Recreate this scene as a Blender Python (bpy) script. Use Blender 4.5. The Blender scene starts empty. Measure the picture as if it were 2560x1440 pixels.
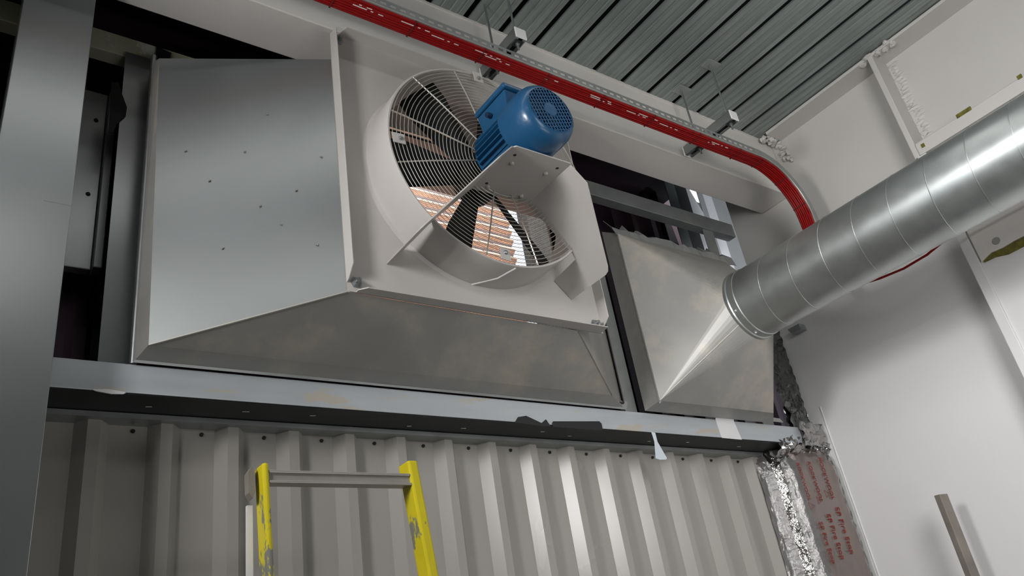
import bpy, bmesh, math, random
from mathutils import Vector, Matrix
random.seed(7)
S = bpy.context.scene
COL = S.collection
H = 1.7                       # camera height above the floor; all z below are relative to the camera
pi = math.pi

# ------------------------------------------------------------------ camera
cd = bpy.data.cameras.new('camera'); cam = bpy.data.objects.new('camera', cd); COL.objects.link(cam)
ax = Vector((2850, 550, 2002.62)).normalized()      # world X, Z in camera axes (right, down, forward)
az = Vector((-670, -3820, 2002.62)).normalized()
ay = az.cross(ax)
right = Vector((ax[0], ay[0], az[0])); down = Vector((ax[1], ay[1], az[1])); fwd = Vector((ax[2], ay[2], az[2]))
M = Matrix((right, -down, -fwd)).transposed().to_4x4(); M.translation = Vector((0, 0, H))
cam.matrix_world = M
cd.sensor_width = 36; cd.lens = 2002.62 / 2560 * 36; cd.clip_start = .02; cd.clip_end = 200
S.camera = cam

# ------------------------------------------------------------------ world, lamps, exposure
w = bpy.data.worlds.new('sky'); S.world = w; w.use_nodes = True
bg = w.node_tree.nodes['Background']; bg.inputs[0].default_value = (.86, .92, 1, 1); bg.inputs[1].default_value = 2.0
S.view_settings.view_transform = 'Standard'; S.view_settings.look = 'None'
S.view_settings.gamma = 1; S.view_settings.use_curve_mapping = False
S.view_settings.exposure = -0.04

def area(name, loc, to, sx, sy, power, col=(1, .985, .985)):
    l = bpy.data.lights.new(name, 'AREA'); l.shape = 'RECTANGLE'; l.size = sx; l.size_y = sy
    l.energy = power; l.color = col
    o = bpy.data.objects.new(name, l); COL.objects.link(o)
    o.location = Vector(loc) + Vector((0, 0, H))
    d = (Vector(to) - Vector(loc)).normalized()
    o.rotation_euler = d.to_track_quat('-Z', 'Y').to_euler()
    return o
LAMPS = [  # strips of the plant room and an added fill, all outside the view: position, aim, width, height, watts, spread
    ((-.9, 1.02, 1.42), (3.8, 1.4, 1.1), .40, .46, 19, 110),
    ((-.9, .92, 1.06), (3.8, 1.4, .8), .40, .10, 4, 110),
    ((1.6, -1.2, -.7), (1.9, 2.2, .9), 1.6, .30, 13, 170),
    ((1.5, -.55, 1.25), (3.8, 1.25, .85), .9, 1.2, 31, 125),  # added fill without a known source, brightens the right wall
    ((.9, 1.0, 2.62), (.9, 1.06, 0), 3.0, .08, 4.5, 180),
    ((-.55, -.28, 2.60), (-.55, -.25, 0), 2.0, .46, 9, 180),
]
for i, (a, b, sx, sy, p, spr) in enumerate(LAMPS):
    area('strip_or_fill_light', a, b, sx, sy, p).data.spread = math.radians(spr)
sl_ = bpy.data.lights.new('sun', 'SUN'); sl_.energy = 16; sl_.angle = .02; sl_.color = (1, .95, .88)
so_ = bpy.data.objects.new('sun', sl_); COL.objects.link(so_)
so_.rotation_euler = Vector((.12, .42, -1)).to_track_quat('-Z', 'Y').to_euler()

# ------------------------------------------------------------------ materials
def mat(name, col, rough=.5, metal=0., var=.06, scale=6., bump=0., bscale=40., spec=.5, col2=None, thr=None, stretch=None, tscale=3., soft=.04, aniso=0, coat=0):
    m = bpy.data.materials.new(name); m.use_nodes = True; nt = m.node_tree; N = nt.nodes; L = nt.links
    b = N['Principled BSDF']; b.inputs['Roughness'].default_value = rough; b.inputs['Metallic'].default_value = metal
    b.inputs['Specular IOR Level'].default_value = spec
    if coat: b.inputs['Coat Weight'].default_value = coat; b.inputs['Coat Roughness'].default_value = .12
    if aniso: b.inputs['Anisotropic'].default_value = aniso
    tc = N.new('ShaderNodeTexCoord'); mp = N.new('ShaderNodeMapping'); L.new(tc.outputs['Object'], mp.inputs[0])
    if stretch: mp.inputs['Scale'].default_value = stretch
    n = N.new('ShaderNodeTexNoise'); n.inputs['Scale'].default_value = scale; n.inputs['Detail'].default_value = 6
    L.new(mp.outputs[0], n.inputs['Vector'])
    mx = N.new('ShaderNodeMix'); mx.data_type = 'RGBA'
    c = list(col) + [1]
    mx.inputs[6].default_value = [max(0, x * (1 - var * 2)) for x in col] + [1]
    mx.inputs[7].default_value = [min(1, x * (1 + var * 2)) for x in col] + [1]
    L.new(n.outputs[0], mx.inputs[0]); out = mx.outputs[2]
    if col2:
        n2 = N.new('ShaderNodeTexNoise'); n2.inputs['Scale'].default_value = tscale; n2.inputs['Detail'].default_value = 9; n2.inputs['Roughness'].default_value = .65
        L.new(mp.outputs[0], n2.inputs['Vector'])
        r = N.new('ShaderNodeMapRange'); r.inputs[1].default_value = thr; r.inputs[2].default_value = thr + soft
        L.new(n2.outputs[0], r.inputs[0])
        m2 = N.new('ShaderNodeMix'); m2.data_type = 'RGBA'; m2.inputs[7].default_value = list(col2) + [1]
        L.new(r.outputs[0], m2.inputs[0]); L.new(out, m2.inputs[6]); out = m2.outputs[2]
    L.new(out, b.inputs['Base Color'])
    rr = N.new('ShaderNodeMapRange'); rr.inputs[3].default_value = rough * .85; rr.inputs[4].default_value = min(1, rough * 1.15)
    L.new(n.outputs[0], rr.inputs[0]); L.new(rr.outputs[0], b.inputs['Roughness'])
    if bump:
        n3 = N.new('ShaderNodeTexNoise'); n3.inputs['Scale'].default_value = bscale; n3.inputs['Detail'].default_value = 4
        L.new(mp.outputs[0], n3.inputs['Vector'])
        bp = N.new('ShaderNodeBump'); bp.inputs['Strength'].default_value = bump; bp.inputs['Distance'].default_value = .01
        L.new(n3.outputs[0], bp.inputs['Height']); L.new(bp.outputs[0], b.inputs['Normal'])
    return m
WHITE = mat('white_board_paint', (.68, .655, .62), .5, var=.03, scale=3, bump=.12, bscale=9, spec=.35)
STEELW = mat('white_steel_paint', (.54, .525, .50), .5, var=.03, scale=3, bump=.12, bscale=9, spec=.35)
WALLW = mat('white_wall_paint', (.66, .655, .65), .42, var=.02, scale=2, bump=.08, bscale=5, spec=.4)
FANW = mat('fan_plate_paint', (.47, .45, .425), .38, var=.03, scale=5, bump=.05, bscale=14)
CLAD = mat('coated_cladding', (.355, .34, .31), .27, var=.03, scale=.9, bump=.03, bscale=5, spec=.5, stretch=(1, 1, .3))
GALV = mat('galvanised_sheet', (.33, .35, .345), .30, metal=.85, var=.04, scale=3, bump=.02, bscale=2, spec=.5)
GALVD = mat('galvanised_sheet_dull', (.34, .36, .35), .45, metal=.6, var=.12, scale=12, col2=(.42, .40, .34), thr=.62, tscale=6, soft=.15)
GALVC = mat('hood_sheet', (.37, .365, .345), .45, metal=.5, var=.10, scale=5, bump=.06, bscale=3, col2=(.55, .50, .40), thr=.52, tscale=4.5, soft=.25)
DECK = mat('deck_steel', (.29, .325, .31), .42, metal=.6, var=.25, scale=5, stretch=(7, .5, 1), col2=(.13, .125, .11), thr=.58, tscale=3, soft=.2)
DUCT = mat('spiral_duct_steel', (.46, .485, .475), .36, metal=.9, var=.08, scale=14, bump=.02, bscale=30)
DARK = mat('dark_steel_or_shade', (.016, .018, .018), .6, metal=0, var=.3, scale=8)
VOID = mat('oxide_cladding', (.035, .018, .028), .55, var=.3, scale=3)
PURL = mat('purlin_paint', (.48, .51, .53), .42, metal=.3, var=.08, scale=10, col2=(.52, .49, .42), thr=.57, tscale=9, soft=.03, stretch=(.35, 1, 2.2))
BLUE = mat('motor_blue_paint', (.010, .072, .165), .32, var=.12, scale=6, bump=.08, bscale=60, coat=.15)
YRAIL = mat('cream_stained_rail', (.40, .385, .28), .5, var=.1, scale=5, col2=(.62, .62, .56), thr=.58, tscale=7, soft=.05)
BLUED = mat('motor_blue_deep', (.005, .020, .050), .4)
RED = mat('red_cable_sheath', (.25, .004, .004), .42, var=.12, scale=20, spec=.25)
TIE = mat('dark_cable_tie', (.11, .008, .008), .5)
DASH = mat('cable_dash_white', (.8, .72, .68), .4)
WIRE = mat('plated_wire', (.42, .41, .37), .35, metal=.45, var=.1)
BLACK = mat('black_blade', (.008, .008, .008), .6, spec=.25)
RUBBER = mat('black_membrane', (.012, .012, .013), .45, bump=.3, bscale=20)
FOIL = mat('foil_facing', (.42, .41, .40), .20, metal=1., var=.04, scale=30, bump=1.0, bscale=28)
FOIL2 = mat('soft_foil', (.24, .235, .23), .36, metal=.6, var=.06, scale=20, bump=.7, bscale=30)
FOILP = mat('printed_foil', (.25, .21, .195), .34, metal=.55, var=.06, scale=20, bump=.5, bscale=25, stretch=(1, 1, .35))
FOILD = mat('dark_foil', (.20, .21, .20), .12, metal=.9, var=.3, scale=10, bump=1.0, bscale=24)
INK = mat('red_ink', (.26, .03, .02), .6, spec=.2)
YEL = mat('yellow_paint', (.62, .52, .01), .4, var=.1, scale=20, col2=(.20, .20, .17), thr=.57, tscale=16, soft=.02, stretch=(1, 1, .45))
ALU = mat('aluminium_rung', (.42, .40, .36), .4, metal=.5, var=.1)
POST = mat('weathered_post', (.20, .18, .155), .6, var=.25, scale=9, bump=.2, bscale=30)
PLAS = mat('white_plastic_film', (.62, .68, .72), .35)
PAPER = mat('white_tape', (.72, .72, .72), .5, var=.02)
WOOL = mat('green_mineral_wool', (.13, .12, .02), .9, var=.5, scale=40, bump=.6, bscale=60)
TERRA = mat('terracotta_coating', (.84, .58, .43), .5, var=.08, scale=6)
TERG = mat('grey_band', (.55, .52, .56), .5, var=.12, scale=20)
CONC = mat('grey_concrete', (.13, .13, .13), .8, var=.15, scale=4)
GREYP = mat('grey_room_paint', (.30, .30, .29), .6, var=.08)
BOLT = mat('bolt_zinc', (.35, .36, .37), .35, metal=.9, var=.2)
GROUND = mat('outside_ground', (.35, .34, .32), .9)

# ------------------------------------------------------------------ mesh helpers
class MB:
    def __init__(s): s.v = []; s.f = []
    def add(s, vs, fs):
        o = len(s.v); s.v += [tuple(v) for v in vs]; s.f += [tuple(i + o for i in f) for f in fs]; return s
    def box(s, a, b):
        x0, y0, z0 = a; x1, y1, z1 = b
        return s.add([(x0,y0,z0),(x1,y0,z0),(x1,y1,z0),(x0,y1,z0),(x0,y0,z1),(x1,y0,z1),(x1,y1,z1),(x0,y1,z1)],
                     [(0,3,2,1),(4,5,6,7),(0,1,5,4),(1,2,6,5),(2,3,7,6),(3,0,4,7)])
    def hexa(s, bot, top):
        return s.add(list(bot) + list(top), [(3,2,1,0),(4,5,6,7),(0,1,5,4),(1,2,6,5),(2,3,7,6),(3,0,4,7)])
    def tube(s, pts, r, n=8, cap=True, closed=False):
        pts = [Vector(p) for p in pts]; k = len(pts); rings = []
        ref = None
        for i, p in enumerate(pts):
            if closed: t = pts[(i+1) % k] - pts[i-1]
            else: t = pts[min(i+1, k-1)] - pts[max(i-1, 0)]
            t.normalize()
            if ref is None:
                ref = Vector((0, 0, 1)) if abs(t.z) < .9 else Vector((1, 0, 0))
            a = (ref - t * ref.dot(t)).normalized(); ref = a; b = t.cross(a)
            rr = r[i] if isinstance(r, (list, tuple)) else r
            rings.append([p + (a * math.cos(2*pi*j/n) + b * math.sin(2*pi*j/n)) * rr for j in range(n)])
        vs = [v for ring in rings for v in ring]; fs = []
        m = k if closed else k - 1
        for i in range(m):
            i2 = (i + 1) % k
            for j in range(n): fs.append((i*n+j, i*n+(j+1) % n, i2*n+(j+1) % n, i2*n+j))
        if cap and not closed:
            fs.append(tuple(range(n-1, -1, -1))); fs.append(tuple((k-1)*n + j for j in range(n)))
        return s.add(vs, fs)
    def lathe(s, c, prof, n=48, axis='y', cap0=False, cap1=False):
        # prof: list of (along, radius)
        vs = []; fs = []; k = len(prof)
        for a, r in prof:
            for j in range(n):
                t = 2*pi*j/n
                if axis == 'y': vs.append((c[0] + r*math.cos(t), c[1] + a, c[2] + r*math.sin(t)))
                elif axis == 'z': vs.append((c[0] + r*math.cos(t), c[1] + r*math.sin(t), c[2] + a))
                else: vs.append((c[0] + a, c[1] + r*math.cos(t), c[2] + r*math.sin(t)))
        for i in range(k-1):
            for j in range(n): fs.append((i*n+j, i*n+(j+1) % n, (i+1)*n+(j+1) % n, (i+1)*n+j))
        if cap0: fs.append(tuple(range(n)))
        if cap1: fs.append(tuple((k-1)*n + j for j in range(n)))
        return s.add(vs, fs)
    def prism(s, poly, d):            # planar polygon of 3D points, extruded by vector d
        n = len(poly); d = Vector(d)
        vs = [Vector(p) for p in poly] + [Vector(p) + d for p in poly]
        fs = [tuple(range(n)), tuple(range(2*n-1, n-1, -1))] + [(i, (i+1) % n, n+(i+1) % n, n+i) for i in range(n)]
        return s.add(vs, fs)
    def sheet(s, grid, t=None):       # grid rows of points -> surface
        r = len(grid); c = len(grid[0])
        return s.add([p for row in grid for p in row], [(i*c+j, i*c+j+1, (i+1)*c+j+1, (i+1)*c+j) for i in range(r-1) for j in range(c-1)])

def mesh(name, mb, m, smooth=False, recalc=True):
    me = bpy.data.meshes.new(name); me.from_pydata(mb.v, [], mb.f); me.materials.append(m)
    if recalc:
        bm = bmesh.new(); bm.from_mesh(me); bmesh.ops.recalc_face_normals(bm, faces=bm.faces); bm.to_mesh(me); bm.free()
    if smooth:
        me.polygons.foreach_set('use_smooth', [True]*len(me.polygons))
        try: me.set_sharp_from_angle(angle=math.radians(38))
        except Exception: pass
    me.update(); return me
def obj(name, mb, m, parent=None, smooth=False, bevel=0, solid=0, label=None, kind=None):
    # vertices are given in room coordinates; the object's origin is put at its parent's origin or at the mesh base
    vs = mb.v
    if parent is None:
        xs = [v[0] for v in vs]; ys = [v[1] for v in vs]; zs = [v[2] for v in vs]
        o0 = Vector(((min(xs)+max(xs))/2, (min(ys)+max(ys))/2, min(zs)))
    else:
        o0 = parent['_o']; o0 = Vector((o0[0], o0[1], o0[2]))
    nb = MB(); nb.v = [(v[0]-o0[0], v[1]-o0[1], v[2]-o0[2]) for v in vs]; nb.f = mb.f
    o = bpy.data.objects.new(name, mesh(name, nb, m, smooth)); COL.objects.link(o)
    if parent is None: o.location = o0 + Vector((0, 0, H))
    else: o.parent = parent
    o['_o'] = list(o0)
    if solid:
        q = o.modifiers.new('thickness', 'SOLIDIFY'); q.thickness = solid; q.offset = 0
    if bevel:
        q = o.modifiers.new('edge', 'BEVEL'); q.width = bevel; q.segments = 2; q.limit_method = 'ANGLE'; q.harden_normals = False
    if label: o['label'] = label
    if kind: o['kind'] = kind
    return o
def tag(o, label, cat, group=None):
    o['label'] = label; o['category'] = cat
    if group: o['group'] = group
    return o
def thing(name, loc, label, cat, group=None, kind=None):
    o = bpy.data.objects.new(name, None); COL.objects.link(o); o.location = Vector(loc) + Vector((0, 0, H)); o['_o'] = list(loc)
    o.empty_display_size = .1
    if kind: o['kind'] = kind
    if label: tag(o, label, cat, group)
    return o
def structure(o): o['kind'] = 'structure'; return o
def copy_to(ch, parent, off=(0, 0, 0)):
    c = ch.copy(); COL.objects.link(c); c.parent = parent; c.location = Vector(ch.location) + Vector(off); return c
def hexhead(c, axis, r, h, n=6, rot=.3):
    mb = MB(); return mb.lathe(c, [(0, r), (h, r)], n, axis, True, True)

# ================================================================== SETTING
FL = -H
structure(obj('floor', MB().box((-5, -5, FL-.1), (4.2, 2.9, FL)), CONC))
structure(obj('wall_left', MB().box((-5.1, -5, FL), (-5, 2.9, 3)), GREYP))
structure(obj('wall_front', MB().box((-5, -5.1, FL), (4.2, -5, 3)), GREYP))
# ---- right wall: lower panels, casing with ragged edge
wr = thing('wall_right', (3.84, 0, FL), None, None, kind='structure')
obj('wall_panel', MB().box((3.84, 1.24, FL), (3.9, 2.418, 2.10)), WALLW, wr)
obj('wall_panel', MB().box((3.70, -5, FL), (3.76, 1.20, 2.03)), WALLW, wr)
obj('corner_bead', MB().box((3.688, 1.20, FL), (3.84, 1.245, 2.03)), WALLW, wr, bevel=.003)
b = MB(); b.tube([(3.842, 2.268, FL), (3.842, 2.268, 1.15)], .006, 8); obj('sealant_bead', b, WALLW, wr, True)
# casing board above z=1.48 with a torn lower edge
random.seed(3)
n = 34; pl = []
for i in range(n+1):
    y = 1.19 - i*(1.7/n); pl.append((3.682, y, 1.428 + random.uniform(-.008, .012) - (.012 if i == 0 else 0)))
poly = pl + [(3.682, -.51, 2.02), (3.682, 1.19, 2.02)]
obj('casing_board', MB().prism(poly, (.02, 0, 0)), WHITE, wr)
g = []
for i in range(n+1):
    y = 1.185 - i*(1.7/n); g.append((y, 1.404 + random.uniform(-.012, .006)))
poly = [(3.690, y, z) for y, z in g] + [(3.690, -.51, 1.51), (3.690, 1.185, 1.51)]
obj('mineral_wool_edge', MB().prism(poly, (.012, 0, 0)), WOOL, wr)
obj('round_cap', MB().lathe((3.683, 1.10, 1.468), [(0, .018), (-.005, .015)], 20, 'x', False, True), GREYP, wr, True)
# ---- ceiling: deck panels between dark open ribs, slab above
ce = thing('ceiling', (0, 0, 2.712), None, None, kind='structure')
obj('slab', MB().box((-5.1, -5.1, 2.80), (4.8, 2.45, 2.9)), DARK, ce)  # near-black colour put in for the shade inside the deep deck ribs
obj('dark_soffit', MB().box((-5.1, 2.2, 2.80), (3.78, 3.0, 2.9)), DARK, ce)
obj('dark_soffit', MB().box((3.78, 2.2, 2.80), (4.8, 2.62, 2.9)), DARK, ce)
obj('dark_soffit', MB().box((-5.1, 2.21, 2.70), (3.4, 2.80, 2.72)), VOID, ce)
PW = .1895
prof = [(.015, .010), (.015, 0), (.052, 0), (.055, .003), (.060, .003), (.063, 0), (.098, 0), (.101, .003), (.106, .003), (.109, 0), (.142, 0), (.145, .003), (.150, .003), (.153, 0), (PW-.015, 0), (PW-.015, .010)]
b = MB(); x0 = 2.043
rows = [[(x0 + x, y, 2.712 + z) for x, z in prof] for y in (-5.0, 2.20)]
b.sheet(rows)
dp = obj('deck_panel', b, DECK, ce)
for k in range(-37, 10):
    if k: copy_to(dp, ce, (PW*k, 0, 0))
# ---- back: profiled cladding below, oxide cladding behind the opening above
wb = thing('wall_back', (1.8, 2.5, FL), None, None, kind='structure')
P = .2009; px = []
k0 = -2
for k in range(-2, 21):
    X = .385 + P*k
    px += [(X-.030, 2.5), (X, 2.46), (X+.034, 2.46), (X+.064, 2.5)]
rows = [[(x, y, z) for x, y in px] for z in (FL, .955)]
obj('profiled_cladding', MB().sheet(rows), CLAD, wb)
for k in range(0, 15):
    X = .385 + P*k
    obj('cladding_screw', MB().lathe((X+.13, 2.498, .905), [(0, .007), (-.006, .006), (-.009, .003)], 6, 'y', False, True), DARK, wb)
# upper cladding, ribbed, around the opening behind the big hood
def ribbed(x0, x1, z0, z1, y=2.78, m=VOID, nm='upper_cladding'):
    pts = []; x = x0
    while x < x1 - .001:
        pts += [(x, y), (min(x+.09, x1), y), (min(x+.11, x1), y-.035), (min(x+.15, x1), y-.035), (min(x+.17, x1), y)]; x += .17
    pts.append((x1, y))
    return obj(nm, MB().sheet([[(a, c, z) for a, c in pts] for z in (z0, z1)]), m, wb)
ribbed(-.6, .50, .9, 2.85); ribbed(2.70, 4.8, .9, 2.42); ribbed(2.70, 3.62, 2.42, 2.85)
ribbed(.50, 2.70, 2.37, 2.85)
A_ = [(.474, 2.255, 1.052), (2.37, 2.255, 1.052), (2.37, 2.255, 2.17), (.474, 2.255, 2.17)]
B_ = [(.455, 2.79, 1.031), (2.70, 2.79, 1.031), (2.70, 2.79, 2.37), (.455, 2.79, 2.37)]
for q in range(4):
    r_ = (q + 1) % 4; obj('added_lining', MB().add([A_[q], A_[r_], B_[r_], B_[q]], [(0, 1, 2, 3)]), VOID, wb, solid=.004)  # added lining, shuts out stray sky light around the hood
obj('added_backing', MB().box((2.70, 2.84, .9), (3.90, 2.85, 2.9)), VOID, wb)  # added backing, blocks stray sunlit surfaces showing past the cladding
obj('added_backing', MB().box((3.90, 2.84, .9), (4.8, 2.85, 2.35)), VOID, wb)
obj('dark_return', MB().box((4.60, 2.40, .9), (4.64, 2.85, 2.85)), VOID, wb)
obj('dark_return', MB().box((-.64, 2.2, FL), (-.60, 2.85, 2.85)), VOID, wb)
structure(obj('trim_1', MB().box((-.6, 2.5, .93), (4.7, 2.86, .945)), DARK))

# ================================================================== STRUCTURAL STEEL, BOARDED BEAMS
bx = thing('boarded_beam', (1.9, 2.1, 2.34), 'white boarded ceiling beam crossing above the big grey hood', 'beam')
obj('casing', MB().box((-1.2, 2.0, 2.34), (3.836, 2.205, 2.712)), WHITE, bx, bevel=.004)
b = MB()
random.seed(5)
pts = [(-1.2 + i*.06, 1.995, 2.716 + random.uniform(-.004, .003)) for i in range(83)]
b.prism(pts + [(3.72, 1.995, 2.700), (-1.2, 1.995, 2.700)], (0, .010, 0)); obj('filler_edge', b, WHITE, bx)
ib = thing('steel_beam', (3.8, 0, 2.03), 'white painted steel beam under the deck along the right wall', 'beam')
obj('top_flange', MB().box((3.70, -5, 2.690), (3.98, 1.935, 2.708)), STEELW, ib, bevel=.003)
obj('web', MB().box((3.84, -5, 2.05), (3.86, 2.418, 2.692)), STEELW, ib)
obj('bottom_flange', MB().box((3.695, -5, 2.035), (3.98, 1.235, 2.105)), STEELW, ib, bevel=.006)
obj('stiffener', MB().box((3.700, 1.235, 2.035), (3.84, 1.262, 2.692)), STEELW, ib, bevel=.003)
# weld blobs beside the stiffener
random.seed(11); b = MB()
def lump(b, c, sx, sy, sz, seed):
    rr = random.Random(seed); n, m = 8, 5; vs = []; fs = []
    for i in range(m):
        t = pi*(i+.5)/m
        for j in range(n):
            a = 2*pi*j/n; q = rr.uniform(.72, 1.18)
            vs.append((c[0] + sx*math.cos(a)*math.sin(t)*q, c[1] + sy*math.sin(a)*math.sin(t)*q, c[2] + sz*math.cos(t)*q))
    for i in range(m-1):
        for j in range(n): fs.append((i*n+j, i*n+(j+1) % n, (i+1)*n+(j+1) % n, (i+1)*n+j))
    fs += [tuple(range(n)), tuple((m-1)*n+j for j in range(n))]
    b.add(vs, fs)
for i in range(26):
    z = 2.66 - i*.0225
    lump(b, (3.842, 1.205 + random.uniform(-.012, .012), z), random.uniform(.008, .013), random.uniform(.020, .034), random.uniform(.010, .016), i)
obj('weld_run', b, STEELW, ib, True, kind='stuff')
b = MB()
for i in range(16):
    lump(b, (3.715 + random.uniform(-.012, .02), 1.12 + i*.012 + random.uniform(-.01, .01), 2.700 + random.uniform(-.012, .006)), .022, random.uniform(.012, .026), random.uniform(.008, .018), 50+i)
obj('filler_lump', b, STEELW, ib, True, kind='stuff')
for (y, z, l) in [(.98, 2.108, .07), (1.20, 2.075, .016), (.72, 2.108, .02), (.55, 2.07, .015)]:
    obj('bare_patch', MB().box((3.692, y-l/2, z-.012), (3.70, y+l/2, z+.008)), WOOL, ib)
# loose filler where the two beams meet
b = MB(); random.seed(2)
for i in range(14):
    lump(b, (3.70 + i*.010, 1.965 + random.uniform(-.02, .012), 2.70 - random.uniform(0, .02)), random.uniform(.010, .02), random.uniform(.010, .022), random.uniform(.008, .016), 90+i)
for i in range(9):
    lump(b, (3.83, 1.93 + random.uniform(-.03, .03), 2.66 - i*.016), random.uniform(.010, .02), random.uniform(.010, .03), random.uniform(.008, .016), 120+i)
obj('filler_lump', b, STEELW, ib, True, kind='stuff')

# ---- sill purlin
sp = thing('sill_purlin', (1.9, 2.3, .943), 'long pale grey steel purlin with flaking cream paint under both hoods', 'purlin')
b = MB(); b.box((-.6, 2.290, .943), (3.62, 2.296, 1.030)); obj('web', b, PURL, sp, bevel=.002)
obj('top_flange', MB().box((-.6, 2.296, 1.024), (3.62, 2.50, 1.030)), PURL, sp)
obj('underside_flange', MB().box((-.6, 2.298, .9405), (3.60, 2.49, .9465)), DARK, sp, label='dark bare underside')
obj('lip', MB().box((-.6, 2.435, .922), (3.60, 2.53, .938)), GALVD, sp)
random.seed(9)
for x in (.52, .80, 1.02, 1.40, 1.62, 1.98, 2.14, 2.60, 2.83, 3.2):
    y = random.uniform(2.36, 2.40); d = random.uniform(.015, .022)
    b = MB().tube([(x, y, .939), (x + d, y - .003, .939)], .0012, 5); obj('staple', b, PAPER, sp)

# ---- rails and studs behind the hoods
def cbar(name, a, b_, m, label, cat='rail', group=None, lip=True):
    o = obj(name, MB().box(a, b_), m, bevel=.003); return tag(o, label, cat, group)
cbar('steel_rail', (-.6, 2.40, 2.285), (2.30, 2.46, 2.380), YRAIL, 'yellowed steel rail in the dark gap above the left end of the big hood')
cbar('steel_rail', (2.44, 2.40, 2.285), (3.80, 2.46, 2.375), GALVD, 'dirty grey steel rail crossing the dark gap above the small hood')
st = thing('steel_stud', (.43, 2.36, 1.03), 'tall galvanised stud standing left of the big hood', 'stud')
obj('face', MB().box((.383, 2.38, 1.03), (.468, 2.384, 2.29)), GALV, st)
obj('side', MB().box((.464, 2.384, 1.03), (.468, 2.44, 2.29)), GALV, st)
st = thing('steel_stud', (2.5, 2.33, 1.03), 'grey stud standing between the big hood and the small hood', 'stud')
obj('face', MB().box((2.43, 2.315, 1.03), (2.50, 2.319, 2.29)), GALVD, st)
obj('side', MB().box((2.43, 2.319, 1.03), (2.434, 2.40, 2.29)), GALVD, st)
st = thing('steel_stud', (3.6, 2.43, 1.03), 'short galvanised stud under the rail behind the spiral duct end', 'stud')
obj('face', MB().box((3.515, 2.415, 1.03), (3.605, 2.419, 2.285)), GALVD, st)
obj('side', MB().box((3.601, 2.419, 1.03), (3.605, 2.46, 2.285)), GALVD, st)
# bright cladding strips in the right-hand gap, one with a daylight hole beside it
def strip(x0, x1, m, lab, tri=False):
    y = 2.60
    b = MB()
    if tri: b.prism([(x0, y, 2.2), (x1, y, 2.2), (x1, y, 2.60), (x0+.02, y, 2.80), (x0, y, 2.80)], (0, .004, 0))
    else: b.box((x0, y, 2.2), (x1, y+.004, 2.80))
    tag(obj('cladding_strip', b, m), lab, 'cladding')
strip(3.54, 3.63, GALV, 'dull cladding strip glimpsed in the gap, furthest from the right wall')
strip(3.63, 3.74, DARK, 'dark cladding strip left of the daylight hole under the white beam')
strip(3.74, 3.845, WALLW, 'pale cladding strip below the daylight hole under the white beam', True)
strip(3.845, 3.90, GREYP, 'narrow grey cladding strip between two pale strips under the white beam')
strip(3.90, 3.99, WALLW, 'brightest white cladding strip close to the right wall')
strip(3.99, 4.60, GREYP, 'grey cladding strip touching the right wall corner')
FLAP = [(0.370, 2.375, 2.135), (0.383, 2.375, 2.085), (0.402, 2.375, 2.032), (0.400, 2.375, 1.992), (0.375, 2.375, 1.948), (0.367, 2.375, 1.908), (0.353, 2.375, 1.903), (0.345, 2.375, 2.125)]
# left dark gap: galvanised panel, black flap, bright pipe
pn = thing('galvanised_panel', (.30, 2.55, 1.6), 'galvanised duct panel seen in the dark gap right of the left column', 'panel')
obj('panel', MB().box((.10, 2.52, 1.45), (.362, 2.56, 2.19)), GALV, pn, bevel=.004)
obj('edge_fold', MB().box((.362, 2.50, 1.45), (.392, 2.56, 2.19)), GALV, pn, bevel=.004)
for z in (2.06, 1.74): obj('screw', MB().lathe((.33, 2.519, z), [(0, .008), (-.006, .005)], 8, 'y', False, True), DARK, pn)
tag(obj('black_membrane_flap', MB().prism(FLAP, (0, .004, 0)), BLACK, bevel=.001), 'loose black membrane flap bulging over the left stud', 'membrane')
tag(obj('black_membrane_flap', MB().prism([(.487, 2.39, 2.372), (.54, 2.39, 2.362), (.535, 2.39, 2.325), (.52, 2.39, 2.295), (.492, 2.39, 2.16), (.482, 2.39, 2.16)], (0, .006, 0)), RUBBER, bevel=.001), 'black membrane corner poking over the rail at the big hood top left', 'membrane')
b = MB().tube([(.462, 2.30, 1.035), (.462, 2.30, 2.23)], .010, 12)
tag(obj('steel_rod', b, BOLT, smooth=True), 'thin shiny vertical steel rod along the left edge of the big hood', 'rod')
# ---- left column
lc = thing('galvanised_column', (.0, 2.1, FL), 'wide galvanised box column at the left edge of the view', 'column')
obj('front_face', MB().box((.046, 2.10, FL), (.2375, 2.106, 2.706)), GALV, lc, bevel=.002)
obj('side_face', MB().box((.046, 2.106, FL), (.052, 2.34, 2.706)), GALV, lc)
obj('side_face', MB().box((.2315, 2.106, FL), (.2375, 2.284, 2.706)), GALV, lc)
for z in (1.40,): obj('seam', MB().box((.17, 2.0995, z), (.2365, 2.10, z+.0015)), POST, lc)

# ================================================================== BIG HOOD
hd = thing('extract_hood', (1.42, 2.25, 1.035), 'big galvanised sheet hood carrying the fan plate', 'hood')
BL, BR, TR, TL = (.482, 2.21, 1.058), (2.262, 2.21, 1.058), (2.262, 2.21, 2.155), (.462, 2.21, 2.140)
ml, mr, mtr, mtl = (.993, 1.985, 1.202), (1.93, 1.985, 1.200), (1.93, 1.985, 2.19), (.993, 1.985, 2.165)
def panel(q, nm, t=.002, m=GALVC): 
    b = MB(); b.add(q, [(0, 1, 2, 3)]); return obj(nm, b, m, hd, solid=t)
panel([BL, ml, mtl, TL], 'left_panel', m=GALV)
panel([BL, BR, mr, ml], 'bottom_panel')
panel([BR, TR, mtr, mr], 'right_panel')
panel([TL, mtl, mtr, TR], 'top_panel')
b = MB(); cb = [(.460, 2.285, 1.035), (2.395, 2.285, 1.035), (2.395, 2.285, 2.19), (.460, 2.285, 2.19)]
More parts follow.
